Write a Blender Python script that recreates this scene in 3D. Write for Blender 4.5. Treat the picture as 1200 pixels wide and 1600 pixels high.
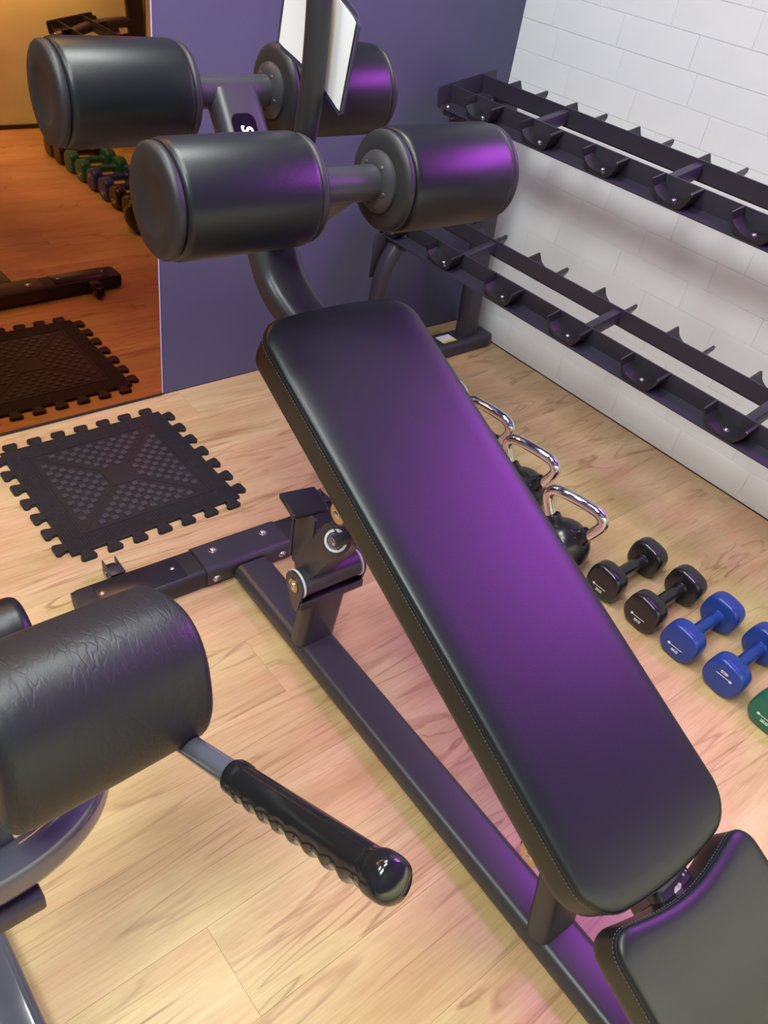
import bpy, bmesh, math, random
from mathutils import Vector, Matrix
PI = math.pi
scene = bpy.context.scene
C = scene.collection
for o in list(bpy.data.objects): bpy.data.objects.remove(o)

# ---------------------------------------------------------------- camera
R = ((0.7671195467614217, -0.6251203929527986, 0.14405587558683433),
     (-0.31375979847466917, -0.5614829008236031, -0.7656968988730768),
     (0.559537657211457, 0.5421821155269236, -0.6268621569093669))
T = (-2.5860682866274773, -2.282019069014474, 1.6)
cam = bpy.data.cameras.new('camera'); cam.sensor_width = 36; cam.sensor_fit = 'AUTO'
cam.lens = 1274.98 / 1600 * 36; cam.clip_start = .02
co = bpy.data.objects.new('camera', cam); C.objects.link(co)
co.matrix_world = Matrix(((R[0][0], -R[1][0], -R[2][0], T[0]), (R[0][1], -R[1][1], -R[2][1], T[1]),
                          (R[0][2], -R[1][2], -R[2][2], T[2]), (0, 0, 0, 1)))
scene.camera = co

# ---------------------------------------------------------------- world, exposure, area lights
w = bpy.data.worlds.new('world'); scene.world = w; w.use_nodes = True
w.node_tree.nodes['Background'].inputs[0].default_value = (.75, .75, .85, 1)
w.node_tree.nodes['Background'].inputs[1].default_value = .10
vs = scene.view_settings
vs.view_transform = 'Standard'; vs.look = 'None'; vs.exposure = .36; vs.gamma = 1; vs.use_curve_mapping = False
ROOM = dict(x0=-4.6, x1=0.0, y0=-2.97, y1=0.0, h=2.9)
def area(name, loc, sx, sy, power, col, rot=(0, 0, 0), spread=180):
    l = bpy.data.lights.new(name, 'AREA'); l.shape = 'RECTANGLE'; l.size = sx; l.size_y = sy
    l.energy = power; l.color = col; l.spread = math.radians(spread)
    o = bpy.data.objects.new(name, l); C.objects.link(o); o.location = loc; o.rotation_euler = rot
    return o
PANELS = [(-3.1, -2.1, 34), (-3.3, -.75, 16), (-1.7, -.72, 20), (-2.2, -1.55, 12)]
for i, (x, y, p) in enumerate(PANELS):
    area('panel_light', (x, y, ROOM['h'] - .04), .58, .58, p, (.91, 1.0, .945))
# purple LED tube high on the tiled wall
area('led_strip_light', (-.085, -2.03, 2.12), .6, 1.30, 35, (.62, .07, 1.0), (0, math.radians(90), 0))
# added warm fill lamp, unseen, brightens the wall the mirror reflects
area('wall_fill_light', (-1.55, -2.80, .975), 2.6, .05, 11, (1.0, .95, .72), (math.radians(-12), 0, 0), 150)

# ---------------------------------------------------------------- materials
def mat(name, col, rough=.5, metal=0., spec=.5, coat=0., noise=None, bump=None, emit=None, vary=0., rvar=0.):
    m = bpy.data.materials.new(name); m.use_nodes = True; nt = m.node_tree; n = nt.nodes; l = nt.links
    b = n['Principled BSDF']
    b.inputs['Base Color'].default_value = (*col, 1); b.inputs['Roughness'].default_value = rough
    b.inputs['Metallic'].default_value = metal; b.inputs['Specular IOR Level'].default_value = spec
    b.inputs['Coat Weight'].default_value = coat; b.inputs['Coat Roughness'].default_value = .08
    tc = n.new('ShaderNodeTexCoord')
    def ns(scale, detail=4, vec=None, sc=None):
        t = n.new('ShaderNodeTexNoise'); t.inputs['Scale'].default_value = scale; t.inputs['Detail'].default_value = detail
        if sc:
            mp = n.new('ShaderNodeMapping'); mp.inputs['Scale'].default_value = sc
            l.new(tc.outputs['Object'], mp.inputs[0]); l.new(mp.outputs[0], t.inputs['Vector'])
        else: l.new(tc.outputs['Object'], t.inputs['Vector'])
        return t
    if vary:
        t = ns(noise or 6.); r = n.new('ShaderNodeValToRGB')
        r.color_ramp.elements[0].position = .3; r.color_ramp.elements[1].position = .7
        r.color_ramp.elements[0].color = (*[c * (1 - vary) for c in col], 1); r.color_ramp.elements[1].color = (*[min(1, c * (1 + vary)) for c in col], 1)
        l.new(t.outputs['Fac'], r.inputs[0]); l.new(r.outputs[0], b.inputs['Base Color'])
    if rvar:
        t = ns(9.); mr = n.new('ShaderNodeMapRange'); mr.inputs['To Min'].default_value = rough - rvar; mr.inputs['To Max'].default_value = rough + rvar
        l.new(t.outputs['Fac'], mr.inputs['Value']); l.new(mr.outputs[0], b.inputs['Roughness'])
    if bump:
        t = ns(bump[0]); bp = n.new('ShaderNodeBump'); bp.inputs['Strength'].default_value = bump[1]; bp.inputs['Distance'].default_value = bump[2]
        l.new(t.outputs['Fac'], bp.inputs['Height']); l.new(bp.outputs[0], b.inputs['Normal'])
    if emit:
        b.inputs['Emission Color'].default_value = (*emit[0], 1); b.inputs['Emission Strength'].default_value = emit[1]
    return m

def wood_mat():
    m = bpy.data.materials.new('oak_vinyl'); m.use_nodes = True; nt = m.node_tree; n = nt.nodes; l = nt.links
    b = n['Principled BSDF']; b.inputs['Roughness'].default_value = .42; b.inputs['Specular IOR Level'].default_value = .45
    tc = n.new('ShaderNodeTexCoord'); oi = n.new('ShaderNodeObjectInfo')
    add = n.new('ShaderNodeVectorMath'); add.operation = 'ADD'
    mul = n.new('ShaderNodeVectorMath'); mul.operation = 'SCALE'; mul.inputs['Scale'].default_value = 37.
    cx = n.new('ShaderNodeCombineXYZ'); l.new(oi.outputs['Random'], cx.inputs[0]); l.new(oi.outputs['Random'], cx.inputs[1]); l.new(oi.outputs['Random'], cx.inputs[2])
    l.new(cx.outputs[0], mul.inputs[0]); l.new(tc.outputs['Object'], add.inputs[0]); l.new(mul.outputs[0], add.inputs[1])
    def noise(sc, scale, detail, dist=0., rough=.5):
        mp = n.new('ShaderNodeMapping'); mp.inputs['Scale'].default_value = sc; l.new(add.outputs[0], mp.inputs[0])
        t = n.new('ShaderNodeTexNoise'); t.inputs['Scale'].default_value = scale; t.inputs['Detail'].default_value = detail
        t.inputs['Distortion'].default_value = dist; t.inputs['Roughness'].default_value = rough; l.new(mp.outputs[0], t.inputs['Vector']); return t
    base = noise((1, 5.5, 1), 1.5, 4, .8)
    r = n.new('ShaderNodeValToRGB'); e = r.color_ramp.elements
    e[0].position = .25; e[0].color = (.50, .335, .165, 1); e[1].position = .75; e[1].color = (.68, .52, .31, 1)
    k = e.new(.5); k.color = (.61, .435, .24, 1)
    l.new(base.outputs['Fac'], r.inputs[0])
    # long cathedral grain lines
    g = noise((.9, 6.5, 1), 1.15, 2.5, 1.6)
    ml = n.new('ShaderNodeMath'); ml.operation = 'MULTIPLY'; ml.inputs[1].default_value = 11.; l.new(g.outputs['Fac'], ml.inputs[0])
    fr = n.new('ShaderNodeMath'); fr.operation = 'PINGPONG'; fr.inputs[1].default_value = 1.; l.new(ml.outputs[0], fr.inputs[0])
    gr = n.new('ShaderNodeValToRGB'); ge = gr.color_ramp.elements
    ge[0].position = 0; ge[0].color = (.0, .0, .0, 1); ge[1].position = .23; ge[1].color = (1, 1, 1, 1)
    l.new(fr.outputs[0], gr.inputs[0])
    msk = noise((1, 3, 1), 2.3, 3, .4); mr = n.new('ShaderNodeValToRGB'); mr.color_ramp.elements[0].position = .42; mr.color_ramp.elements[1].position = .62
    l.new(msk.outputs['Fac'], mr.inputs[0])
    inv = n.new('ShaderNodeMath'); inv.operation = 'SUBTRACT'; inv.inputs[0].default_value = 1.; l.new(gr.outputs[0], inv.inputs[1])
    mm = n.new('ShaderNodeMath'); mm.operation = 'MULTIPLY'; l.new(inv.outputs[0], mm.inputs[0]); l.new(mr.outputs[0], mm.inputs[1])
    m2 = n.new('ShaderNodeMath'); m2.operation = 'MULTIPLY'; m2.inputs[1].default_value = .9; l.new(mm.outputs[0], m2.inputs[0])
    mix = n.new('ShaderNodeMixRGB'); mix.blend_type = 'MIX'; l.new(m2.outputs[0], mix.inputs[0]); l.new(r.outputs[0], mix.inputs[1]); mix.inputs[2].default_value = (.36, .20, .095, 1)
    # fine pores
    f = noise((6, 110, 1), 2.0, 3); fr2 = n.new('ShaderNodeValToRGB'); fr2.color_ramp.elements[0].position = .33; fr2.color_ramp.elements[1].position = .62
    fr2.color_ramp.elements[0].color = (.86, .84, .82, 1)
    l.new(f.outputs['Fac'], fr2.inputs[0])
    mx2 = n.new('ShaderNodeMixRGB'); mx2.blend_type = 'MULTIPLY'; mx2.inputs[0].default_value = .9; l.new(mix.outputs[0], mx2.inputs[1]); l.new(fr2.outputs[0], mx2.inputs[2])
    # reddish and yellowish blotches
    bl = noise((1.2, 2.6, 1), 2.2, 2, .6); br = n.new('ShaderNodeValToRGB'); be = br.color_ramp.elements
    be[0].position = .38; be[0].color = (1., .90, .86, 1); be[1].position = .64; be[1].color = (.97, 1., .90, 1)
    l.new(bl.outputs['Fac'], br.inputs[0])
    mx3 = n.new('ShaderNodeMixRGB'); mx3.blend_type = 'MULTIPLY'; mx3.inputs[0].default_value = 1.; l.new(mx2.outputs[0], mx3.inputs[1]); l.new(br.outputs[0], mx3.inputs[2])
    # each plank a touch lighter or darker
    mp = n.new('ShaderNodeMapRange'); mp.inputs['To Min'].default_value = .92; mp.inputs['To Max'].default_value = 1.05; l.new(oi.outputs['Random'], mp.inputs['Value'])
    hs = n.new('ShaderNodeHueSaturation'); l.new(mp.outputs[0], hs.inputs['Value']); l.new(mx3.outputs[0], hs.inputs['Color'])
    l.new(hs.outputs[0], b.inputs['Base Color'])
    bp = n.new('ShaderNodeBump'); bp.inputs['Strength'].default_value = .15; bp.inputs['Distance'].default_value = .001
    l.new(f.outputs['Fac'], bp.inputs['Height']); l.new(bp.outputs[0], b.inputs['Normal'])
    return m

def leather_mat(name, col, rough, wrinkle=0.):
    m = mat(name, col, rough, spec=.45); nt = m.node_tree; n = nt.nodes; l = nt.links; b = n['Principled BSDF']
    tc = n['Texture Coordinate']
    v = n.new('ShaderNodeTexVoronoi'); v.inputs['Scale'].default_value = 420; l.new(tc.outputs['Object'], v.inputs['Vector'])
    bp = n.new('ShaderNodeBump'); bp.inputs['Strength'].default_value = .12; bp.inputs['Distance'].default_value = .0006
    l.new(v.outputs['Distance'], bp.inputs['Height']); last = bp
    if wrinkle:
        mp = n.new('ShaderNodeMapping'); mp.inputs['Scale'].default_value = (1.5, .55, .55); l.new(tc.outputs['Object'], mp.inputs[0])
        t = n.new('ShaderNodeTexNoise'); t.inputs['Scale'].default_value = 30; t.inputs['Detail'].default_value = 3; l.new(mp.outputs[0], t.inputs['Vector'])
        mv = n.new('ShaderNodeMixRGB'); mv.inputs[0].default_value = .03; l.new(mp.outputs[0], mv.inputs[1]); l.new(t.outputs['Color'], mv.inputs[2])
        v2 = n.new('ShaderNodeTexVoronoi'); v2.feature = 'DISTANCE_TO_EDGE'; v2.inputs['Scale'].default_value = 75; l.new(mv.outputs[0], v2.inputs['Vector'])
        t2 = n.new('ShaderNodeTexNoise'); t2.inputs['Scale'].default_value = 40; l.new(tc.outputs['Object'], t2.inputs['Vector'])
        mr = n.new('ShaderNodeMapRange'); mr.inputs['From Min'].default_value = .34; mr.inputs['From Max'].default_value = .62; mr.inputs['To Min'].default_value = .0; mr.inputs['To Max'].default_value = .16; l.new(t2.outputs['Fac'], mr.inputs['Value'])
        r = n.new('ShaderNodeMath'); r.operation = 'MINIMUM'; l.new(v2.outputs['Distance'], r.inputs[0]); l.new(mr.outputs[0], r.inputs[1])
        b2 = n.new('ShaderNodeBump'); b2.inputs['Strength'].default_value = wrinkle; b2.inputs['Distance'].default_value = .004
        l.new(r.outputs[0], b2.inputs['Height']); l.new(bp.outputs[0], b2.inputs['Normal']); last = b2
    l.new(last.outputs[0], b.inputs['Normal'])
    return m

M = dict(
    wood=wood_mat(),
    subfloor=mat('dark_joint', (.16, .10, .06), .8),
    purple=mat('purple_grey_paint', (.088, .088, .160), .62, vary=.05, noise=3, bump=(90, .15, .001)),
    opposite=mat('cream_paint', (.76, .86, .60), .8, vary=.03),
    tile=mat('white_ceramic', (.84, .855, .89), .33, bump=(14, .06, .002), vary=.015, noise=5),
    grout=mat('white_grout', (.79, .80, .84), .8),
    white=mat('white_paint', (.78, .78, .78), .8),
    ceil=mat('grey_ceiling_paint', (.13, .145, .165), .9),
    mirror=mat('bronze_mirror_glass', (.42, .185, .065), .015, metal=1.),
    mirror_edge=mat('ground_glass_edge', (.55, .50, .62), .25),
    black_edge=mat('black_mirror_backing', (.02, .015, .02), .5),
    leather=leather_mat('black_leatherette', (.007, .0095, .0105), .38),
    leather2=leather_mat('worn_black_leatherette', (.014, .015, .017), .44, .4),
    seam=mat('dark_piping', (.018, .019, .021), .35),
    thread=mat('grey_thread', (.09, .10, .11), .7),
    cap=mat('black_rubber_cap', (.019, .019, .021), .5),
    frame=mat('charcoal_powder_coat', (.040, .039, .046), .36, bump=(500, .1, .0004), rvar=.05),
    rack=mat('black_rack_coat', (.036, .032, .05), .42, bump=(500, .1, .0004)),
    gloss=mat('grey_gloss_enamel', (.085, .09, .115), .16, coat=.6),
    plastic=mat('black_moulded_plastic', (.020, .019, .022), .28),
    rubber=mat('black_ribbed_rubber', (.012, .012, .0135), .52, bump=(260, .2, .001)),
    rubber2=mat('shiny_rubber_square', (.045, .047, .052), .36),
    grip=mat('glossy_black_grip', (.010, .010, .011), .13, spec=.6, rvar=.05),
    steel=mat('brushed_steel', (.62, .60, .60), .25, metal=1.),
    chrome=mat('chrome', (.86, .85, .86), .06, metal=1.),
    brass=mat('brass_washer', (.62, .45, .25), .35, metal=1.),
    nylon=mat('white_nylon', (.72, .72, .75), .4),
    vinyl_black=mat('black_dipped_vinyl', (.012, .012, .015), .24, spec=.6),
    vinyl_blue=mat('blue_dipped_vinyl', (.012, .045, .26), .30),
    vinyl_green=mat('green_dipped_vinyl', (.006, .125, .085), .30),
    print_=mat('white_print', (.75, .75, .75), .5),
    yellow=mat('yellow_print', (.75, .62, .03), .5),
    sticker=mat('white_sticker', (.72, .68, .74), .4),
    blackprint=mat('black_print', (.01, .01, .01), .5),
    paper=mat('white_paper', (.86, .86, .88), .35),
    holder=mat('dark_clear_acrylic', (.055, .05, .085), .15),
    logo=mat('gloss_black_badge', (.004, .004, .006), .08),
    lamp=mat('lamp_diffuser', (.9, .9, .9), .5, emit=((1, .97, .92), 6.)),
    led=mat('purple_led_diffuser', (.6, .3, .7), .5, emit=((.62, .06, 1.0), 22.)),
    scratch=mat('bare_scuffed_metal', (.62, .55, .50), .5),
)

# ---------------------------------------------------------------- helpers
def new(name, me_or_none, parent=None, loc=None):
    o = bpy.data.objects.new(name, me_or_none); C.objects.link(o)
    if parent: o.parent = parent
    if loc is not None: o.location = loc
    return o
def obj(name, bm, m, parent=None, smooth=True, angle=35, loc=None):
    bmesh.ops.recalc_face_normals(bm, faces=bm.faces)
    me = bpy.data.meshes.new(name); bm.to_mesh(me); bm.free()
    me.materials.append(M[m] if isinstance(m, str) else m)
    if smooth:
        me.polygons.foreach_set('use_smooth', [True] * len(me.polygons))
        me.set_sharp_from_angle(angle=math.radians(angle))
    return new(name, me, parent, loc)
def tag(o, label=None, cat=None, group=None, kind=None):
    if label: o['label'] = label
    if cat: o['category'] = cat
    if group: o['group'] = group
    if kind: o['kind'] = kind
    return o
def thing(name, label, cat, loc=(0, 0, 0), rz=0, group=None):
    o = new(name, None, None, loc); o.rotation_euler = (0, 0, rz); o.empty_display_size = .05
    return tag(o, label, cat, group)
def box(bm, c, s, bev=0., rot=None, seg=2):
    r = bmesh.ops.create_cube(bm, size=1)
    vs_ = r['verts']
    for v in vs_: v.co = Vector((v.co.x * s[0], v.co.y * s[1], v.co.z * s[2]))
    if bev:
        es = list({e for v in vs_ for e in v.link_edges})
        rr_ = bmesh.ops.bevel(bm, geom=es, offset=bev, segments=seg, affect='EDGES', profile=.5)
        vs_ = list({v for f in rr_['faces'] for v in f.verts} | {v for v in vs_ if v.is_valid})
    mt = Matrix.Translation(c) @ (rot.to_4x4() if rot else Matrix.Identity(4))
    for v in vs_: v.co = mt @ v.co
    return vs_
def B(c, s, bev=0., rot=None, seg=2):
    bm = bmesh.new(); box(bm, c, s, bev, rot, seg); return bm
def frame_for(d, side=None):
    d = Vector(d).normalized()
    if side is None: side = Vector((0, 0, 1)) if abs(d.z) < .9 else Vector((1, 0, 0))
    s = Vector(side); s = (s - d * s.dot(d)).normalized(); return d, s, d.cross(s)
def rings(bm, rs, cap=True, closed=False):
    loops = [[bm.verts.new(p) for p in r] for r in rs]
    k = len(loops[0])
    pairs = list(zip(loops, loops[1:])) + ([(loops[-1], loops[0])] if closed else [])
    for a, b in pairs:
        for i in range(k):
            j = (i + 1) % k
            bm.faces.new((a[i], a[j], b[j], b[i]))
    if cap and not closed:
        bm.faces.new(loops[0][::-1]); bm.faces.new(loops[-1])
    return loops
def rrect(w_, h_, r, n=4):
    r = min(r, w_ / 2 - 1e-5, h_ / 2 - 1e-5); out = []
    for cx, cy, a0 in ((w_/2 - r, h_/2 - r, 0), (-w_/2 + r, h_/2 - r, 90), (-w_/2 + r, -h_/2 + r, 180), (w_/2 - r, -h_/2 + r, 270)):
        for i in range(n + 1):
            a = math.radians(a0 + 90 * i / n); out.append((cx + r * math.cos(a), cy + r * math.sin(a)))
    return out
def circ(r, n=20): return [(r * math.cos(2 * PI * i / n), r * math.sin(2 * PI * i / n)) for i in range(n)]
def smooth_path(pts, n=6):
    P = [Vector(p) for p in pts]; P = [P[0] * 2 - P[1]] + P + [P[-1] * 2 - P[-2]]; out = []
    for i in range(1, len(P) - 2):
        for k in range(n):
            t = k / n
            out.append(.5 * ((2 * P[i]) + (P[i+1] - P[i-1]) * t + (2 * P[i-1] - 5 * P[i] + 4 * P[i+1] - P[i+2]) * t * t + (3 * P[i] - P[i-1] - 3 * P[i+1] + P[i+2]) * t ** 3))
    out.append(P[-2]); return out
def sweep(bm, path, sec, side=None, scales=None, endround=0.):
    path = [Vector(p) for p in path]; rs = []; s = side
    N = len(path)
    for i, p in enumerate(path):
        d = (path[min(i + 1, N - 1)] - path[max(i - 1, 0)]).normalized()
        d, sv, u = frame_for(d, s)
        if side is None: s = sv
        k = scales[i] if scales else 1.
        rs.append([p + sv * (a * k) + u * (b * k) for a, b in sec])
    if endround:
        def cap(r, p, d):
            out = []
            for q, t in ((.35, 1.), (.75, .72), (.93, .35)):
                out.append([p + (v - p) * (1 - (1 - math.sqrt(1 - q * q)) * (endround / max((v - p).length, endround))) + d * (endround * q) for v in r])
            return out
        d0 = (path[0] - path[1]).normalized(); d1 = (path[-1] - path[-2]).normalized()
        rs = [x for x in reversed(cap(rs[0], path[0], d0))] + rs + cap(rs[-1], path[-1], d1)
    rings(bm, rs)
    return bm
def tube(path, sec, side=None, **k):
    bm = bmesh.new(); sweep(bm, path, sec, side, **k); return bm
def lathe(prof, origin, axis, n=40):
    """prof: list of (t along axis, radius)"""
    bm = bmesh.new(); d, s, u = frame_for(axis); o = Vector(origin); rs = []
    for t, r in prof:
        r = max(r, 1e-4)
        rs.append([o + d * t + s * (r * math.cos(2 * PI * i / n)) + u * (r * math.sin(2 * PI * i / n)) for i in range(n)])
    rings(bm, rs); return bm
def cyl(p0, p1, r, n=24, bev=.001):
    p0, p1 = Vector(p0), Vector(p1); L_ = (p1 - p0).length; bev = min(bev, r * .5, L_ * .45)
    return lathe([(0, r - bev), (bev, r), (L_ - bev, r), (L_, r - bev)], p0, p1 - p0, n)
def merge(*bms):
    out = bmesh.new()
    for b in bms:
        me = bpy.data.meshes.new('tmp'); b.to_mesh(me); b.free(); out.from_mesh(me); bpy.data.meshes.remove(me)
    return out
def bolt(parent, c, axis, r=.009, m='steel', name='bolt', h=.006):
    """button head with a hex socket"""
    d, s, u = frame_for(axis); c = Vector(c)
    prof = [(0, r * 1.25), (.0012, r * 1.25), (.0014, r), (h * .45, r * .95), (h * .8, r * .72), (h, r * .45)]
    bm = bmesh.new(); rs = []
    for t, q in prof: rs.append([c + d * t + s * q * math.cos(2*PI*i/18) + u * q * math.sin(2*PI*i/18) for i in range(18)])
    rs.append([c + d * h + s * r * .38 * math.cos(2*PI*i/18) + u * r * .38 * math.sin(2*PI*i/18) for i in range(18)])
    rs.append([c + d * h * .4 + s * r * .34 * math.cos(2*PI*i/18) + u * r * .34 * math.sin(2*PI*i/18) for i in range(18)])
    rings(bm, rs); return obj(name, bm, m, parent)
def text_mesh(txt, size, extr=.0004, shear=0., bold=0.):
    cu = bpy.data.curves.new('t', 'FONT'); cu.body = txt; cu.size = size; cu.extrude = extr; cu.align_x = 'CENTER'; cu.align_y = 'CENTER'
    cu.shear = shear; cu.offset = bold; cu.resolution_u = 3
    o = bpy.data.objects.new('t', cu); C.objects.link(o)
    dg = bpy.context.evaluated_depsgraph_get(); me = bpy.data.meshes.new_from_object(o.evaluated_get(dg))
    bpy.data.objects.remove(o); bpy.data.curves.remove(cu); return me
def place_text(name, txt, size, parent, origin, xdir, ydir, m='print_', **k):
    me = text_mesh(txt, size, **k); x = Vector(xdir).normalized(); y = Vector(ydir).normalized(); z = x.cross(y)
    mt = Matrix(((x.x, y.x, z.x, origin[0]), (x.y, y.y, z.y, origin[1]), (x.z, y.z, z.z, origin[2]), (0, 0, 0, 1)))
    me.transform(mt); me.materials.clear(); me.materials.append(M[m]); me.name = name
    return new(name, me, parent)

def copy_tree(o, parent=None):
    c = o.copy(); C.objects.link(c)
    if parent: c.parent = parent
    for ch in list(o.children): copy_tree(ch, c)
    return c

# ---------------------------------------------------------------- the room
x0, x1, y0, y1, RH = ROOM['x0'], ROOM['x1'], ROOM['y0'], ROOM['y1'], ROOM['h']
floor = tag(obj('floor', B(((x0 + x1) / 2, (y0 + y1) / 2, -.052), (x1 - x0 + .2, y1 - y0 + .2, .1)), 'subfloor', smooth=False), 'oak effect plank floor', kind='structure')
random.seed(4)
PW, PL = .187, 1.24
def slab_mesh(name, sx, sy, sz, bev, m):
    bm = bmesh.new(); box(bm, (0, 0, 0), (sx, sy, sz), 0)
    bmesh.ops.bevel(bm, geom=[e for e in bm.edges if all(v.co.z > 0 for v in e.verts)], offset=bev, segments=1, affect='EDGES')
    me = bpy.data.meshes.new(name); bm.to_mesh(me); bm.free(); me.materials.append(M[m]); return me
pm = {}
yy = y1
row = 0
while yy > y0:
    wy = min(PW, yy - y0); off = [(.15, .78, .42, 1.02)[row % 4] + .07 * ((row * 7) % 5)][0] % PL
    xx = x1 + off - PL
    segs = []
    xr = x1; nx = x1 - off
    while xr > x0 + 1e-6:
        xl = max(nx, x0)
        if xr - xl > .01: segs.append((xl, xr))
        xr = xl; nx -= PL
    for a, b in segs:
        key = (round(b - a, 4), round(wy, 4))
        if key not in pm: pm[key] = slab_mesh('plank', b - a - .0003, wy - .0003, .008, .0003, 'wood')
        new('plank', pm[key], floor, ((a + b) / 2, yy - wy / 2, -.004))
    yy -= PW; row += 1

wall_back = tag(obj('wall_back', B(((x0 + x1) / 2, .05, RH / 2 + .003), (x1 - x0 + .2, .1, RH)), 'purple', smooth=False), 'purple-grey painted wall behind the decline bench', kind='structure')
wall_right = tag(obj('wall_right', B((.0525, (y0 + y1) / 2, RH / 2 + .003), (.1, y1 - y0 + .0, RH)), 'grout', smooth=False), 'white wall of embossed brick tiles', kind='structure')
wall_left = tag(obj('wall_left', B((x0 - .05, (y0 + y1) / 2, RH / 2 + .003), (.1, y1 - y0, RH)), 'purple', smooth=False), 'purple-grey wall on the left', kind='structure')
wall_front = tag(obj('wall_front', B(((x0 + x1) / 2, y0 - .05, RH / 2 + .003), (x1 - x0 + .2, .1, RH)), 'purple', smooth=False), 'purple-grey wall opposite the mirror', kind='structure')
ceiling = tag(obj('ceiling', B(((x0 + x1) / 2, (y0 + y1) / 2, RH + .053), (x1 - x0 + .2, y1 - y0 + .2, .1)), 'ceil', smooth=False), 'dark grey ceiling', kind='structure')
# embossed brick tiles: courses .0975 high, bricks .29 long
CH, BL = .0975, .29
tm = {}
rowoff = [.085, .02, .235, .16, .05, .27, .12, .19, .0, .225]
joined = bmesh.new(); cnt = 0
kz = 0; z = 1.195 - CH * 12 - CH
z = 1.195 - 13 * CH + .0
zz = z; r_ = 0
while zz < RH - .001:
    zb = max(zz, 0.004); zt = min(zz + CH, RH); off = {12: .177, 13: .14, 11: .27, 10: .10, 9: .23, 14: .03}.get(r_, rowoff[r_ % 10]) % BL
    yb = y1; ny = y1 - off
    while yb > y0 + 1e-6 and zt - zb > .01:
        ya = max(ny, y0)
        if yb - ya > .008:
            if zz < 1.62 and cnt < 296:
                key = (round(yb - ya, 4), round(zt - zb, 4))
                if key not in tm:
                    bm = bmesh.new(); box(bm, (0, 0, 0), (.006, yb - ya - .0011, zt - zb - .0011), 0)
                    bmesh.ops.bevel(bm, geom=[e for e in bm.edges if all(v.co.x < 0 for v in e.verts)], offset=.0009, segments=1, affect='EDGES')
                    me = bpy.data.meshes.new('brick_tile'); bm.to_mesh(me); bm.free(); me.materials.append(M['tile']); tm[key] = me
                jig = .0003 * math.sin(cnt * 12.9)
                new('brick_tile', tm[key], wall_right, (.0032 + jig - .0003, (ya + yb) / 2, (za := (zb + zt) / 2))); cnt += 1
            else:
                box(joined, (.0030, (ya + yb) / 2, (zb + zt) / 2), (.006, yb - ya - .0012, zt - zb - .0012))
        yb = ya; ny -= BL
    zz += CH; r_ += 1
tag(obj('brick_tiles', joined, 'tile', wall_right, smooth=False), kind='stuff')

# mirror: bronze glass on the back wall, left of x=-1.449
mx1, mx0 = -1.4495, -4.2
mir = thing('wall_mirror', 'tall bronze tinted mirror on the purple-grey wall down to the floor', 'mirror', ((mx0 + mx1) / 2, 0, .012))
obj('mirror_glass', B((0, -.003, 1.15), (mx1 - mx0, .005, 2.3)), 'mirror', mir, smooth=False)
obj('glass_edge', B(((mx1 - mx0) / 2 + .0022, -.003, 1.15), (.0040, .0055, 2.3)), 'mirror_edge', mir, smooth=False)
obj('backing', B((0, -.0035, -.004), (mx1 - mx0, .006, .007)), 'black_edge', mir, smooth=False)

# ceiling panels and LED tube
for i, (x, y, p) in enumerate(PANELS):
    t = thing('ceiling_light', 'square ceiling light panel number by corner', 'light', (x, y, RH), 0, 'square ceiling light panels')
    t['label'] = ['square ceiling light panel nearest the opposite left corner', 'square ceiling light panel above the left of the mirror', 'square ceiling light panel above the roller end of the bench', 'square ceiling light panel above the back extension bench'][i]
    fr = bmesh.new()
    for sx, sy, cx_, cy_ in ((.64, .02, 0, .31), (.64, .02, 0, -.31), (.02, .60, .31, 0), (.02, .60, -.31, 0)): box(fr, (cx_, cy_, -.014), (sx, sy, .028), .002)
    obj('frame', fr, 'white', t); obj('diffuser', B((0, 0, -.012), (.60, .60, .016)), 'lamp', t, smooth=False)
for k in range(3):
    led = thing('led_tube', ['lowest', 'middle', 'topmost'][k] + ' of three purple LED tubes on the white tiled wall above the rack', 'light', (-.028, -2.03, 1.95 + .25 * k), 0, 'purple LED tubes')
    obj('housing', B((0, 0, 0), (.04, 1.20, .03), .004), 'white', led)
    obj('diffuser', cyl((-.026, -.59, 0), (-.026, .59, 0), .012, 16), 'led', led)

# ---------------------------------------------------------------- decline bench, local frame: x lateral, y along, z up
BR = -math.atan(.04)
bench = thing('decline_bench', 'black adjustable decline sit-up bench with four rollers and long padded board', 'bench', (-1.66, -.9, 0), BR)
X = Vector((1, 0, 0))
# base beam
obj('base_beam', tube([(0, -.03, .0285), (0, -1.72, .0285)], rrect(.104, .055, .021, 6), X), 'frame', bench)
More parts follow.
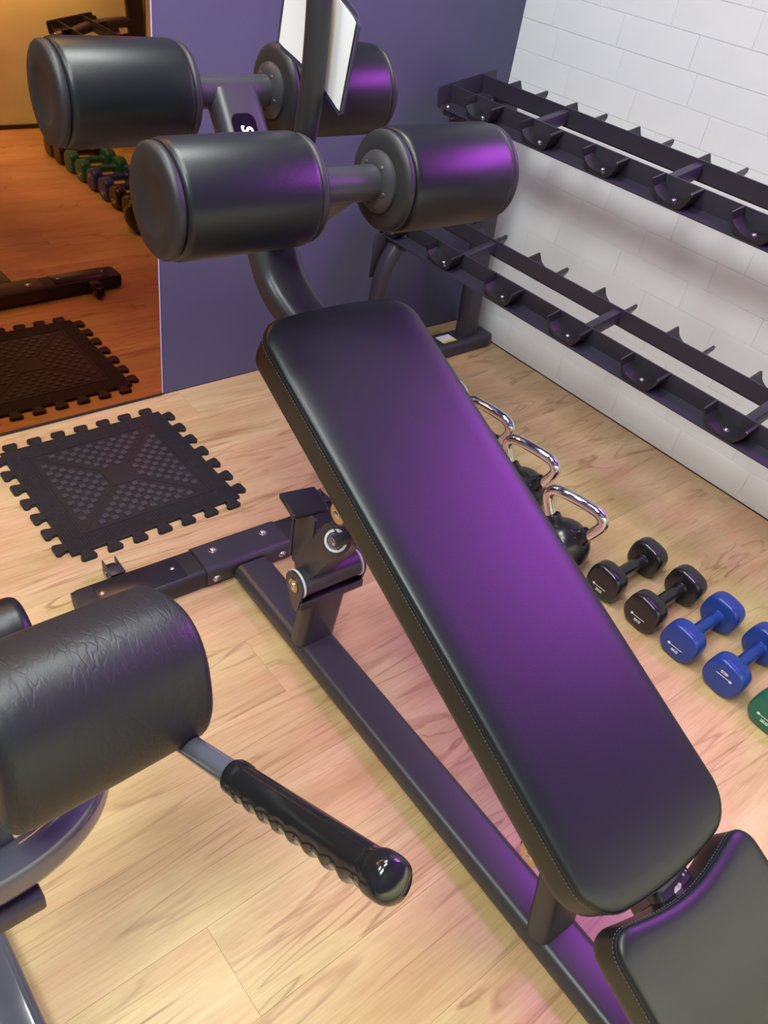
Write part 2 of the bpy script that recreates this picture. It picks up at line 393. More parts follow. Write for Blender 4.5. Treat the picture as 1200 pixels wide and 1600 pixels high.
# rear stabiliser
cb = obj('rear_stabilizer', tube([(-.128, .036, .033), (.128, .036, .033)], rrect(.064, .112, .018, 5), (0, 0, 1)), 'frame', bench)
for s in (-1, 1):
    e = obj('stabilizer_foot', tube([(s * .129, .036, .031), (s * .40, .036, .031), (s * .435, .036, .031), (s * .452, .036, .030)], rrect(.060, .106, .017, 5), (0, 0, 1), scales=[1, 1, .99, .93]), 'cap', bench)
    obj('top_plate', B((s * .290, .036, .0615), (.225, .082, .0035), .0015), 'plastic', e)
    for xx in (.202, .390): bolt(e, (s * xx, .036, .0632), (0, 0, 1), .0055, h=.003)
    bolt(cb, (s * .078, .049, .0648), (0, 0, 1), .0105, h=.008)
    bolt(cb, (s * .102, -.0205, .030), (0, -1, 0), .009, h=.007)
    # transport wheel on a small bracket
    wb = merge(B((s * .325 - .017, .125, .034), (.004, .062, .042), .0015), B((s * .325 + .017, .125, .034), (.004, .062, .042), .0015), B((s * .325, .105, .054), (.038, .030, .004), .001))
    wb = obj('wheel_bracket', wb, 'frame', e)
    obj('wheel', lathe([(-.012, .012), (-.012, .020), (-.009, .023), (.009, .023), (.012, .020), (.012, .012)], (s * .325, .135, .0235), X, 28), 'plastic', e)
    bolt(e, (s * .325 - .0195, .135, .0245), (-1, 0, 0), .0065, h=.004)
# front stabiliser (below the frame edge)
obj('front_stabilizer', tube([(-.22, -1.76, .03), (.22, -1.76, .03)], rrect(.058, .10, .017, 5), (0, 0, 1), scales=[.98, .98]), 'frame', bench)

# posts
def post(y_b, y_t, z_t, w_=.112, d_=.052):
    return tube([(0, y_b, .054), (0, (y_b + y_t) / 2, (z_t + .054) / 2), (0, y_t, z_t)], rrect(w_, d_, .022, 6), X)
obj('rear_post', post(-.330, -.352, .245), 'frame', bench)
obj('front_post', post(-1.176, -1.130, .330, .108), 'frame', bench)
# pivot yoke on rear post
PA, PZ = -.353, .290
yk = bmesh.new()
def side_plate(x, pts, th=.006):
    bm = bmesh.new(); rings(bm, [[Vector((x - th/2, a, b)) for a, b in pts], [Vector((x + th/2, a, b)) for a, b in pts]]); return bm
def disc_hull(c1, r1, c2, r2, n=14):
    """outline of two circles joined by their outer tangents"""
    (ax, ay), (bx, by) = c1, c2; th = math.atan2(by - ay, bx - ax); d = math.hypot(bx - ax, by - ay); al = math.acos(max(-1, min(1, (r1 - r2) / d)))
    out = []
    for i in range(n + 1):
        a = th + al + (2 * PI - 2 * al) * i / n; out.append((ax + r1 * math.cos(a), ay + r1 * math.sin(a)))
    for i in range(n + 1):
        a = th - al + (2 * al) * i / n; out.append((bx + r2 * math.cos(a), by + r2 * math.sin(a)))
    return out
obj('yoke', merge(side_plate(-.0865, disc_hull((PA, PZ), .034, (PA - .012, PZ - .062), .010)), side_plate(.0865, disc_hull((PA, PZ), .034, (PA - .012, PZ - .062), .010)),
                  B((0, PA - .003, PZ - .055), (.176, .052, .006), .002), B((0, PA - .030, PZ - .048), (.176, .006, .022), .002)), 'frame', bench)
pt = obj('pivot_tube', cyl((-.077, PA, PZ), (.077, PA, PZ), .0335, 36, .002), 'frame', bench)
for s in (-1, 1):
    obj('washer', cyl((s * .0775, PA, PZ), (s * .083, PA, PZ), .0355, 36, .001), 'nylon', pt)
    obj('brass_disc', cyl((s * .0895, PA, PZ), (s * .0925, PA, PZ), .0175, 28, .0008), 'brass', pt)
    bolt(pt, (s * .0925, PA, PZ), (s, 0, 0), .009, h=.006)
# link arm with boss
LA, LZ = -.437, .478
lk = obj('link_arm', side_plate(-.030, disc_hull((PA + .015, PZ + .02), .030, (LA + .012, LZ - .004), .034), .062), 'frame', bench)
bax = Vector((-.74, -.45, .50)).normalized(); bc = Vector((-.050, LA, LZ))
obj('boss', cyl(bc - bax * .030, bc + bax * .016, .0320, 36, .002), 'frame', lk)
obj('ring', lathe([(.0145, .0195), (.0160, .0250), (.0190, .0245), (.0200, .0195), (.0155, .0190)], bc, bax, 32), 'nylon', lk)
obj('bushing', cyl(bc + bax * .014, bc + bax * .019, .0175, 28), 'steel', lk)
st_0 = bc + bax * .034
obj('gas_strut', cyl(st_0, st_0 + Vector((.10, -.012, .012)), .0135, 24), 'frame', bench)
bolt(lk, st_0, (-1, 0.1, .05), .007, h=.004)

# adjustment pedal
pd = obj('pedal_bracket', merge(B((-.052, -.322, .385), (.008, .072, .17), .002), B((-.018, -.272, .385), (.07, .008, .17), .002)), 'frame', bench)
obj('pedal_plate', tube([(-.082, -.290, .472), (-.006, -.302, .472)], rrect(.014, .086, .0069, 4), (0, 0, 1), endround=.003), 'plastic', pd)

# pad supports
th = math.atan2(.452, 1.006)                       # board slope
AN = Vector((0, -math.sin(th), math.cos(th)))      # board normal
AD = Vector((0, -math.cos(th), -math.sin(th)))     # down along the board
P_FAR = Vector((0, -.275, .915)); PADL = 1.103
PT = .080
def on_pad(x, t, h): return P_FAR + AD * t + AN * (h) + X * x
obj('pad_rail', tube([on_pad(0, .02, -PT - .028), on_pad(0, 1.05, -PT - .028)], rrect(.08, .05, .015, 4), X), 'frame', bench)
for t_ in (.20, .95): obj('mounting_plate', tube([on_pad(-.12, t_, -PT - .003), on_pad(.12, t_, -PT - .003)], rrect(.006, .05, .002, 2), AN), 'frame', bench)
for (a_, z_) in ((-.493, .612), (-1.121, .338)):
    cr = obj('cross_pivot', merge(cyl((-.106, a_, z_), (.106, a_, z_), .026, 32, .002), B((0, a_ , z_ + .06), (.07, .05, .11), .006)), 'frame', bench)
    for s in (-1, 1):
        obj('brass_disc', cyl((s * .1065, a_, z_), (s * .1095, a_, z_), .0215, 28, .0008), 'brass', cr)
        bolt(cr, (s * .1095, a_, z_), (s, 0, 0), .008, h=.004)

def outline(w_, L_, rf, rn, bow_f, bow_n, inset=0., n=8, m_=10, mid=14):
    """plan of a pad: x lateral, t from 0 (far) to L_ (near); bow>0 bulges outward"""
    hw = w_ / 2; pts = []
    def arc(cx, ct, r, a0, a1):
        for i in range(n + 1):
            a = math.radians(a0 + (a1 - a0) * i / n); pts.append((cx + r * math.cos(a), ct + r * math.sin(a)))
    arc(-hw + rf, rf, rf, 180, 270)
    for i in range(1, m_): pts.append((-hw + rf + (w_ - 2 * rf) * i / m_, 0))
    arc(hw - rf, rf, rf, 270, 360)
    for i in range(1, mid): pts.append((hw, rf + (L_ - rf - rn) * i / mid))
    arc(hw - rn, L_ - rn, rn, 0, 90)
    for i in range(1, m_): pts.append((hw - rn - (w_ - 2 * rn) * i / m_, L_))
    arc(-hw + rn, L_ - rn, rn, 90, 180)
    for i in range(1, mid): pts.append((-hw, L_ - rn - (L_ - rf - rn) * i / mid))
    out = []
    for x, t in pts:
        k = 1 - (x / hw) ** 2
        if t < L_ / 2: t = t - bow_f * (k if bow_f > 0 else k ** 1.5) * max(0, 1 - t / (L_ * .3))
        else: t = t + bow_n * k * max(0, 1 - (L_ - t) / (L_ * .3))
        out.append((x, t))
    if inset:
        N = len(out); o2 = []
        for i in range(N):
            a = Vector(out[i - 1]); b = Vector(out[(i + 1) % N]); d = b - a
            if d.length < 1e-6: d = Vector((1, 0))
            d.normalize(); nrm = Vector((-d.y, d.x)); o2.append((out[i][0] + nrm.x * inset, out[i][1] + nrm.y * inset))
        out = o2
    return out
def make_pad(name, fn, w_, L_, rf, rn, bf, bn, T_, parent, puff=.004):
    prof = [(.022, -T_), (.010, -T_ + .001), (.003, -T_ + .005), (.0, -T_ + .012), (.0, -T_ + .024), (.0, -.020), (.0006, -.0135), (.0030, -.0118), (.0030, -.0108), (.0008, -.0090),
            (.0016, -.0062), (.0055, -.0030), (.011, -.0012), (.02, .0004), (.035, .0016), (.055, .0026)]
    prof = [p for p in prof if p[0] < (.85 * min(rf, rn) if bf > 0 else .021)]
    bm = bmesh.new(); rs = [[fn(x, t, h) for x, t in outline(w_, L_, rf, rn, bf, bn, ins)] for ins, h in prof]
    loops = [[bm.verts.new(p) for p in r] for r in rs]; k = len(loops[0])
    for a, b in zip(loops, loops[1:]):
        for i in range(k): bm.faces.new((a[i], a[(i+1) % k], b[(i+1) % k], b[i]))
    bm.faces.new(loops[0][::-1])
    cen = sum((v.co for v in loops[-1]), Vector()) / k; prev = loops[-1]
    for q in (.86, .68, .45, .2):
        nx_ = [bm.verts.new(cen + (v.co - cen) * q) for v in loops[-1]]
        for i in range(k): bm.faces.new((prev[i], prev[(i+1) % k], nx_[(i+1) % k], nx_[i]))
        prev = nx_
    bm.faces.new(prev)
    o = obj(name, bm, 'leather', parent, angle=50)
    # piping line around the top edge, dashes of stitching below it
    path = [fn(x, t, -.0112) for x, t in outline(w_, L_, rf, rn, bf, bn, .0008)]
    pb = bmesh.new(); N = len(path); c = sum(path, Vector()) / N; rs = []
    for i in range(N):
        d = (path[(i+1) % N] - path[i-1]).normalized(); nn = (fn(0, 0, 1) - fn(0, 0, 0)).normalized(); s = d.cross(nn).normalized()
        rs.append([path[i] + s * .0016 * math.cos(2*PI*j/6) + nn * .0016 * math.sin(2*PI*j/6) for j in range(6)])
    rings(pb, rs, cap=False, closed=True); obj('piping', pb, 'seam', o)
    st = bmesh.new(); op = outline(w_, L_, rf, rn, bf, bn, -.0002)
    pts = [fn(x, t, -.0185) for x, t in op]; nn = (fn(0, 0, 1) - fn(0, 0, 0)).normalized(); acc = 0
    for i in range(N):
        a, b = pts[i], pts[(i+1) % N]; L2 = (b - a).length; d = (b - a).normalized() if L2 > 1e-6 else X; s = d.cross(nn)
        while acc < L2:
            p = a + d * acc; q = p + d * .0034
            bmv = [st.verts.new(v) for v in (p - s*.0005 - nn*.0005, p + s*.0005 - nn*.0005, p + s*.0005 + nn*.0005, p - s*.0005 + nn*.0005, q - s*.0005 - nn*.0005, q + s*.0005 - nn*.0005, q + s*.0005 + nn*.0005, q - s*.0005 + nn*.0005)]
            for fc in ((0,1,2,3),(7,6,5,4),(0,4,5,1),(1,5,6,2),(2,6,7,3),(3,7,4,0)): st.faces.new([bmv[j] for j in fc])
            acc += .0062
        acc -= L2
    tag(obj('stitching', st, 'thread', o, smooth=False), kind='stuff')
    return o
make_pad('back_pad', on_pad, .350, PADL, .050, .058, .014, .022, PT, bench)
# seat pad
S_FAR = Vector((0, -1.300, .462))
def on_seat(x, t, h): return S_FAR + AD * t + AN * h + X * x
make_pad('seat_pad', on_seat, .345, .40, .045, .06, -.030, .01, .075, bench)
obj('seat_rail', tube([on_seat(0, .03, -.097), on_seat(0, .34, -.097)], rrect(.08, .045, .012, 4), X), 'frame', bench)
obj('seat_post', tube([(0, -1.50, .054), (0, -1.50, .27)], rrect(.09, .05, .018, 5), X), 'frame', bench)
# scuffed link between the board and the seat
jn = obj('hinge_link', tube([on_pad(.01, 1.00, -.048), on_pad(.01, 1.22, -.052)], rrect(.085, .034, .012, 4), X), 'frame', bench)
sc = bmesh.new()
random.seed(2)
for cx_, ct_, r in ((-.004, 1.150, .0065), (.004, 1.146, .004), (.022, 1.138, .0022), (.030, 1.136, .0018), (-.012, 1.158, .0025), (.036, 1.131, .0015)):
    vs_ = [sc.verts.new(on_pad(.01 + cx_ + r * (1 + .4 * random.random()) * math.cos(2*PI*i/9), ct_ + r * (1 + .4 * random.random()) * .8 * math.sin(2*PI*i/9), -.0322)) for i in range(9)]
    sc.faces.new(vs_)
obj('paint_chip', sc, 'scratch', jn, smooth=False)

# arch that carries the rollers
arch = smooth_path([(0, -.42, .790), (0, -.28, .825), (0, -.17, .845), (0, -.085, .880), (0, -.030, .945), (0, .020, 1.02), (0, .085, 1.10), (0, .150, 1.178)], 6)
ar = obj('arch_tube', tube(arch, rrect(.105, .060, .024, 6), X), 'frame', bench)
FR_, RR_ = Vector((0, -.250, 1.136)), Vector((0, .156, 1.180))
obj('front_arm', tube(smooth_path([(0, -.035, .955), (0, -.13, 1.035), (0, -.235, 1.122)], 5), rrect(.070, .05, .012, 4), X), 'frame', bench)
# badge on the arch
bd0, bd1 = Vector((0, .030, 1.03)), Vector((0, .112, 1.132))
dd = (bd1 - bd0).normalized(); nb = Vector((0, -dd.z, dd.y)); nb = -X.cross(dd) if X.cross(dd).z < 0 else X.cross(dd)
def badge():
    bm = bmesh.new(); c = (bd0 + bd1) / 2 - X * .008; out = rrect(.052, .145, .016, 5)
    rings(bm, [[c + X * a + dd * b + nb * h for a, b in out] for h in (.028, .0325)]); return bm
bg = obj('badge', badge(), 'logo', ar)
tx = -dd; 
c_ = (bd0 + bd1) / 2
place_text('badge_lettering', 'SS', .034, bg, c_ + nb * .0330 + dd * .030 - X * .004, dd, -X, 'print_', shear=.2, bold=.0012)

def roller(axis_c, tube_r, xi, xo, parent):
    for s in (-1, 1):
        RR = .0905; L_ = xo - xi; o = axis_c + X * (s * xi); ax = X * s
        body = [(.004, .060), (.004, .082), (.006, .0870), (.010, .0893), (.016, RR), (L_ * .5, RR + .0006), (L_ - .016, RR), (L_ - .010, .0893), (L_ - .006, .0870), (L_ - .004, .082), (L_ - .004, .06)]
        rb = obj('roller', lathe(body, o, ax, 64), 'leather', parent, angle=50)
        cap1 = [(L_ - .006, .080), (L_ - .002, .0855), (L_ + .004, .0865), (L_ + .009, .0855), (L_ + .0125, .082), (L_ + .0140, .077), (L_ + .0155, .052), (L_ + .0150, .048), (L_ + .0115, .042), (L_ + .0110, .01)]
        obj('end_cap', lathe(cap1, o, ax, 64), 'cap', rb, angle=50)
        cap0 = [(.006, .080), (.002, .0855), (-.004, .0862), (-.009, .084), (-.013, .074), (-.015, .055), (-.015, .03)]
        obj('end_cap', lathe(cap0, o, ax, 64), 'cap', rb, angle=50)
        col = lathe([(-.030, .034), (-.026, .045), (-.020, .053), (-.013, .0535), (-.013, .02)], o, ax, 40)
        cl = obj('collar', col, 'frame', rb)
        wl = bmesh.new()
        for k in range(5):
            a = k * 1.25 + .6; d, s1, u1 = frame_for(ax)
            p = o + ax * -.025 + s1 * .036 * math.cos(a) + u1 * .036 * math.sin(a)
            bmesh.ops.create_icosphere(wl, subdivisions=2, radius=.006, matrix=Matrix.Translation(p))
        tag(obj('weld_bead', wl, 'frame', cl), kind='stuff')
ft = obj('front_roller_tube', cyl(FR_ - X * .30, FR_ + X * .30, .0305, 36), 'frame', bench)
roller(FR_, .03, .092, .338, bench)
rt = obj('rear_roller_tube', cyl(RR_ - X * .31, RR_ + X * .31, .0305, 36), 'frame', bench)
roller(RR_, .03, .110, .350, bench)
# grab handle curving up over the rollers
hp = smooth_path([(0, -.015, .985), (0, -.070, 1.06), (0, -.112, 1.14), (0, -.130, 1.24), (0, -.134, 1.34), (0, -.128, 1.43), (0, -.10, 1.50), (0, -.04, 1.555), (0, .04, 1.57)], 6)
gh = obj('grab_handle', tube(hp, circ(.0212, 20), X, endround=.012), 'cap', bench)
# instruction card in its holder, clipped behind the handle
card = thing('instruction_card', 'blank white card in a dark-edged clear holder behind the grab handle', 'card', (-1.66, -.9, 0), BR)
def bent(w_, h_, r, x, th_, curl=.012):
    """card slightly curled across its width"""
    bm = bmesh.new(); u = Vector((0, -.960, -.279)); v = Vector((0, -.150, .9887)); c = Vector((x, -.096, 1.336)); N = 16; G = []
    for k, t in enumerate((-th_/2, th_/2)):
        g = []
        for i in range(N + 1):
            a = -w_/2 + w_ * i / N; e = max(0, abs(a) - (w_/2 - r)); hh = h_/2 - (r - math.sqrt(max(0, r*r - e*e)))
            off = X * (t + curl * (1 - (2 * a / w_) ** 2) * 1.0)
            g.append((bm.verts.new(c + off + u * a - v * hh), bm.verts.new(c + off + u * a + v * hh)))
        G.append(g)
    for g in G:
        for i in range(N): bm.faces.new((g[i][0], g[i+1][0], g[i+1][1], g[i][1]))
    for i in range(N):
        bm.faces.new((G[0][i][0], G[0][i+1][0], G[1][i+1][0], G[1][i][0])); bm.faces.new((G[0][i][1], G[0][i+1][1], G[1][i+1][1], G[1][i][1]))
    for i in (0, N): bm.faces.new((G[0][i][0], G[0][i][1], G[1][i][1], G[1][i][0]))
    return bm
obj('holder', bent(.232, .160, .012, .024, .003), 'holder', card)
obj('paper', bent(.213, .141, .002, .0218, .0012), 'paper', card)

# ---------------------------------------------------------------- puzzle mat
mat_t = thing('puzzle_mat', 'black rubber interlocking floor mat lying in front of the mirror', 'mat', (-1.775, -.365, 0))
TH = .011
HM = .262
bm = bmesh.new(); box(bm, (0, 0, TH / 2), (2 * HM, 2 * HM, TH)); bmesh.ops.bevel(bm, geom=[e for e in bm.edges if all(v.co.z > TH * .6 for v in e.verts)], offset=.0012, segments=1, affect='EDGES')
base_m = obj('mat_base', bm, 'rubber', mat_t, smooth=False)
TD = .034
th_ = [(-.0155, .002), (-.0145, -.006), (-.0165, -.013), (-.0215, -.021), (-.022, -.026), (-.0205, -TD + .003), (-.016, -TD), (.016, -TD), (.0205, -TD + .003), (.022, -.026), (.0215, -.021), (.0165, -.013), (.0145, -.006), (.0155, .002)]
bm = bmesh.new(); lp = rings(bm, [[Vector((x, y, 0)) for x, y in th_], [Vector((x, y, TH - .0014)) for x, y in th_], [Vector((x * .94, min(y, y * .965 ), TH - .0002)) for x, y in th_]])
bmesh.ops.triangulate(bm, faces=[f for f in bm.faces if len(f.verts) > 4], ngon_method='EAR_CLIP')
bmesh.ops.recalc_face_normals(bm, faces=bm.faces)
me_tab = bpy.data.meshes.new('edge_tab'); bm.to_mesh(me_tab); bm.free(); me_tab.materials.append(M['rubber'])
for r_ in range(4):
    a = r_ * PI / 2
    for k in range(7):
        x, y = -HM + 2 * HM / 7 * (k + .5), -HM
        o = new('edge_tab', me_tab, mat_t, (x * math.cos(a) - y * math.sin(a), x * math.sin(a) + y * math.cos(a), 0)); o.rotation_euler = (0, 0, a)
# border of small raised ridges, inner field of diamonds in four quadrants
rb = bmesh.new()
IN = .196
k = -.255
def rid(x, y, sx, sy): 
    v = [rb.verts.new(p) for p in ((x - sx, y - sy, TH), (x + sx, y - sy, TH), (x + sx, y + sy, TH), (x - sx, y + sy, TH), (x - sx*.6, y - sy*.6, TH + .0017), (x + sx*.6, y - sy*.6, TH + .0017), (x + sx*.6, y + sy*.6, TH + .0017), (x - sx*.6, y + sy*.6, TH + .0017))]
    for fc in ((4,5,6,7),(0,1,5,4),(1,2,6,5),(2,3,7,6),(3,0,4,7)): rb.faces.new([v[j] for j in fc])
N_ = 66; st_ = .51 / N_
for i in range(N_ + 1):
    for j in range(N_ + 1):
        x = -.255 + st_ * i; y = -.255 + st_ * j
        if max(abs(x), abs(y)) > IN + .010: rid(x, y, .0026, .0026)
tag(obj('raised_dots', rb, 'rubber', mat_t, smooth=False), kind='stuff')
fr = bmesh.new()
for s in (-1, 1):
    box(fr, (0, s * (IN + .003), TH + .0008), (2 * IN + .012, .004, .0016)); box(fr, (s * (IN + .003), 0, TH + .0008), (.004, 2 * IN + .004, .0016))
obj('field_border', fr, 'rubber', mat_t, smooth=False)
sq = slab = bmesh.new(); box(sq, (0, 0, .0009), (.0172, .0172, .0018), 0)
me_sq = bpy.data.meshes.new('raised_square'); sq.to_mesh(me_sq); sq.free(); me_sq.materials.append(M['rubber2'])
g = .0196; cnt = 0
NN = 9
for i in range(-NN, NN + 1):
    for j in range(-NN, NN + 1):
        if (i + j) % 2: continue
        x, y = i * g, j * g
        if abs(abs(x) - abs(y)) < .008 or max(abs(x), abs(y)) < .055 or max(abs(x), abs(y)) > IN - .006: continue
        o = new('raised_square', me_sq, mat_t, (x, y, TH)); cnt += 1
obj('centre_square', B((0, 0, TH + .0008), (.088, .088, .0016), .0005), 'rubber', mat_t, smooth=False)
dg_ = bmesh.new()
for s in (-1, 1): box(dg_, (0, 0, TH + .0005), (.53, .0022, .0010), rot=Matrix.Rotation(s * PI / 4, 3, 'Z'))
obj('diagonal_rib', dg_, 'rubber', mat_t, smooth=False)

# ---------------------------------------------------------------- dumbbell rack along the tiled wall
rack = thing('dumbbell_rack', 'empty two-tier black dumbbell rack along the white tiled wall', 'rack', (-.35, -1.5, 0))
RO = Vector((-.35, -1.5, 0))
YA, YB = -.14, -2.80
def W(x, y, z): return Vector((x, y, z)) - RO
def tier(xf, zf, name, ys, cross):
    """xf,zf: front flange edge; the tier leans back: u across, n up"""
    u = Vector((.245, 0, .048)).normalized(); n = Vector((-u.z, 0, u.x)); Yv = Vector((0, 1, 0)); o = Vector((xf, 0, zf)) - RO
    def P(a, y, h): return o + u * a + n * h + Yv * y
    D = .262
    for nm, wa, fa0, fa1 in (('front_rail', .058, 0, .060), ('rear_rail', D - .058, D - .060, D)):
        bm = bmesh.new(); t = .004
        s_w = [(wa - t/2, -t), (wa + t/2, -t), (wa + t/2, .056), (wa - t/2, .056)]
        s_f = [(fa0, -t), (fa1, -t), (fa1, 0), (fa0, 0)]
        for s in (s_w, s_f): rings(bm, [[P(a, YA, h) for a, h in s], [P(a, YB, h) for a, h in s]])
        rl = obj(nm, bm, 'rack', rack, smooth=False)
        flip = 1 if nm == 'front_rail' else -1
        base = .030 if flip == 1 else D - .030
        # saddles: U-shaped cradles standing on the flange
        for yc in ys:
            sb = bmesh.new(); prof = []
            HW, HT = .067, .057; NS = 24
            up = []; lo = []
            for i in range(NS + 1):
                a = -1 + 2 * i / NS; yy_ = a * HW
                up.append((yy_, .010 + (HT - .010) * (1 - math.sqrt(1 - (.955 * a) ** 2)) / (1 - math.sqrt(1 - .955 ** 2))))
            up = [(-HW, HT - .0015)] + [(y_, h_) for y_, h_ in up if abs(y_) < HW - .0065] + [(HW, HT - .0015)]
            up.insert(1, (-HW + .007, HT + .0005)); up.insert(-1, (HW - .007, HT + .0005))
            low = [(HW * .985, HT - .010), (HW * .92, HT - .016), (HW * .80, .022), (HW * .62, .006), (HW * .45, .0), (-HW * .45, .0), (-HW * .62, .006), (-HW * .80, .022), (-HW * .92, HT - .016), (-HW * .985, HT - .010)]
            outl = up + low
            rings(sb, [[P(base + dx * q, yc + y_ * q2, h) for y_, h in outl] for dx, q, q2 in ((-.027, 1, 1), (.027, 1, 1))])
            bmesh.ops.bevel(sb, geom=[e for e in sb.edges if len(e.link_faces) == 2 and max(len(f.verts) for f in e.link_faces) > 4], offset=.0015, segments=1, affect='EDGES')
            bmesh.ops.triangulate(sb, faces=[f for f in sb.faces if len(f.verts) > 4])
            sd = obj('saddle', sb, 'plastic', rl, angle=22)
            bolt(rl, P(base, yc, .0095), n, .0075, h=.005)
            bolt(rl, P(base - .018 * flip, yc - .02, -.004), -n, .006, h=.005)
    for yc in cross:
        bm = bmesh.new(); rings(bm, [[P(.060, yc + a, h) for a, h in rrect(.028, .040, .004, 2)], [P(D - .060, yc + a, h) for a, h in rrect(.028, .040, .004, 2)]])
        for v in bm.verts: v.co += n * .028
        obj('cross_bar', bm, 'rack', rack, angle=30)
    for ye, s in ((YA, 1), (YB, -1)):
        bm = bmesh.new(); out = rrect(D + .008, .070, .014, 5)
        rings(bm, [[P(D/2 + a, ye + s * t, .026 + h) for a, h in out] for t in (0, .004)])
        obj('end_plate', bm, 'rack', rack, angle=30)
        # gusset between the rails
        bm = bmesh.new(); rings(bm, [[P(a, ye - s * b, h) for a, b in ((.06, 0), (D - .06, 0), (D - .06, .055), (.06, .085))] for h in (-.004, 0)])
        obj('gusset', bm, 'rack', rack, smooth=False)
        # mounting bracket under the front of the tier
        bm = B(P(.075, ye - s * .065, -.016), (.13, .115, .022), .004, Matrix(((u.x, 0, n.x), (0, 1, 0), (u.z, 0, n.z))))
        bk = obj('tier_bracket', bm, 'rack', rack)
        bolt(bk, P(.022, ye - s * .022, .0), n, .009); bolt(bk, P(.022, ye - s * .045, -.028), -n, .007)
tier(-.478, .950, 'upper', [y for y in [-.322 - .2535 * k for k in range(11)] if y > YB + .06], [-.52, -1.03, -1.55, -2.1])
tier(-.655, .535, 'lower', [y for y in [-.165 - .279 * k for k in range(11)] if y > YB + .08], [-.50, -1.04, -1.59, -2.1])
for yl in (-.195, -2.72):
    ft_ = obj('floor_foot', tube([W(-.68, yl, .031), W(-.056, yl, .031)], rrect(.06, .116, .022, 5), (0, 0, 1), endround=.050), 'rack', rack)
    if yl > -1:
        s1 = obj('sticker', B(W(-.265, yl - .005, .0622), (.075, .055, .0008)), 'sticker', ft_, smooth=False)
        obj('warning_stripe', B(W(-.265, yl - .026, .0630), (.075, .013, .0006)), 'yellow', s1, smooth=False)
        place_text('sticker_print', '~~~~  !', .011, s1, W(-.262, yl - .026, .0638), (1, 0, 0), (0, 1, 0), 'blackprint', extr=.0001, bold=.0004)
    obj('rear_post', tube([W(-.145, yl, .055), W(-.168, yl, .40), W(-.210, yl, .95), W(-.215, yl, 1.0)], rrect(.105, .052, .024, 6), (1, 0, 0)), 'rack', rack)
    obj('front_post', tube(smooth_path([W(-.668, yl, .055), W(-.678, yl, .25), W(-.672, yl, .40), W(-.625, yl, .50), W(-.53, yl, .565), W(-.40, yl, .60), W(-.19, yl, .62)], 6), rrect(.06, .052, .022, 5), (0, 1, 0)), 'rack', rack)
    obj('side_plate', B(W(-.668, yl + .035, .465), (.065, .006, .16), .002), 'rack', rack)
    obj('upper_arm', tube([W(-.20, yl, .955), W(-.45, yl, .918)], rrect(.05, .04, .012, 4), (0, 1, 0)), 'rack', rack)

# ---------------------------------------------------------------- dumbbells
DX, FX = -.855, -.60
def make_dumbbell(color, txt, upside, label, y, rx, group):
    t = thing('dumbbell', label, 'dumbbell', ((DX + FX) / 2, y, 0), 0, group)
    HR = .056
    def head_sec(sc, n=64):
        out = []
        for i in range(n):
            a = 2 * PI * i / n; c, s = math.cos(a + rx), math.sin(a + rx)
            r = sc * (.0600 ** -16 + (.0555 / max(abs(math.cos(a)), abs(math.sin(a)))) ** -16) ** (-1 / 16)
            out.append((r * c, r * s))
        return out
    zc = max(-q[1] for q in head_sec(1))
    for s in (-1, 1):
        bm = bmesh.new(); rs = []
        for dx, sc in ((.071, .52), (.073, .80), (.076, .92), (.082, .985), (.090, 1.0), (.112, 1.0), (.1205, .975), (.1255, .90), (.1275, .80), (.1278, .5)):
            rs.append([Vector((s * dx, a, zc + b)) for a, b in head_sec(sc)])
        rings(bm, rs); hd = obj('head', bm, color, t, angle=40)
        if s == -1 and txt:
            r = Matrix.Rotation(rx, 3, 'X')
            ru = -1 if upside else 1
            tilt = math.radians(0)
            right = Vector((0, -1 * ru, 0)); upv = Vector((0, 0, 1 * ru))
            c0 = Vector((-.1281, 0, zc))
            place_text('weight_mark', txt, .0115, hd, c0 + upv * -.024, right, upv, 'print_', extr=.0002, bold=.0004)
            lm = merge(B(c0 + upv * -.0115, (.0006, .040, .0014)), lathe([(0, .0042), (.0004, .0042)], c0 + upv * -.0105 - right * .0225 + Vector((.0002, 0, 0)), (-1, 0, 0), 14))
            obj('maker_mark', lm, 'print_', hd, smooth=False)
    hs = []
    for i in range(24):
        a = 2 * PI * i / 24; r = .0178 * (1.0 if i % 3 else .955); hs.append((r * math.cos(a), r * math.sin(a)))
    bm = bmesh.new(); rs = []
    for dx, sc in ((-.075, 1.45), (-.071, 1.2), (-.064, 1.04), (-.05, 1.0), (0, 1.06), (.05, 1.0), (.064, 1.04), (.071, 1.2), (.075, 1.45)):
        rs.append([Vector((dx, a * sc, zc + b * sc)) for a, b in hs])
    rings(bm, rs); obj('handle', bm, color, t, angle=60)
    return t
DG = 'vinyl dumbbells in a row on the floor'
specs = [(-1.515, 'vinyl_black', '5KG', 0, 'black vinyl dumbbell half hidden by the long pad, next to the kettlebells', .12),
         (-1.655, 'vinyl_black', '5KG', 0, 'black vinyl dumbbell marked 5KG touching the first blue one', .18),
         (-1.783, 'vinyl_blue', '4KG', 0, 'blue vinyl dumbbell with upright 4KG mark beside the black dumbbell', .12),
         (-1.922, 'vinyl_blue', '4KG', 1, 'blue vinyl dumbbell with upside-down 4KG mark beside the green one', .2),
         (-2.062, 'vinyl_green', '2KG', 0, 'green vinyl dumbbell cut by the right picture edge', .15)]
for y, c, tx_, up_, lab, rx in specs: make_dumbbell(c, tx_, up_, lab, y, rx, DG)
db0 = None
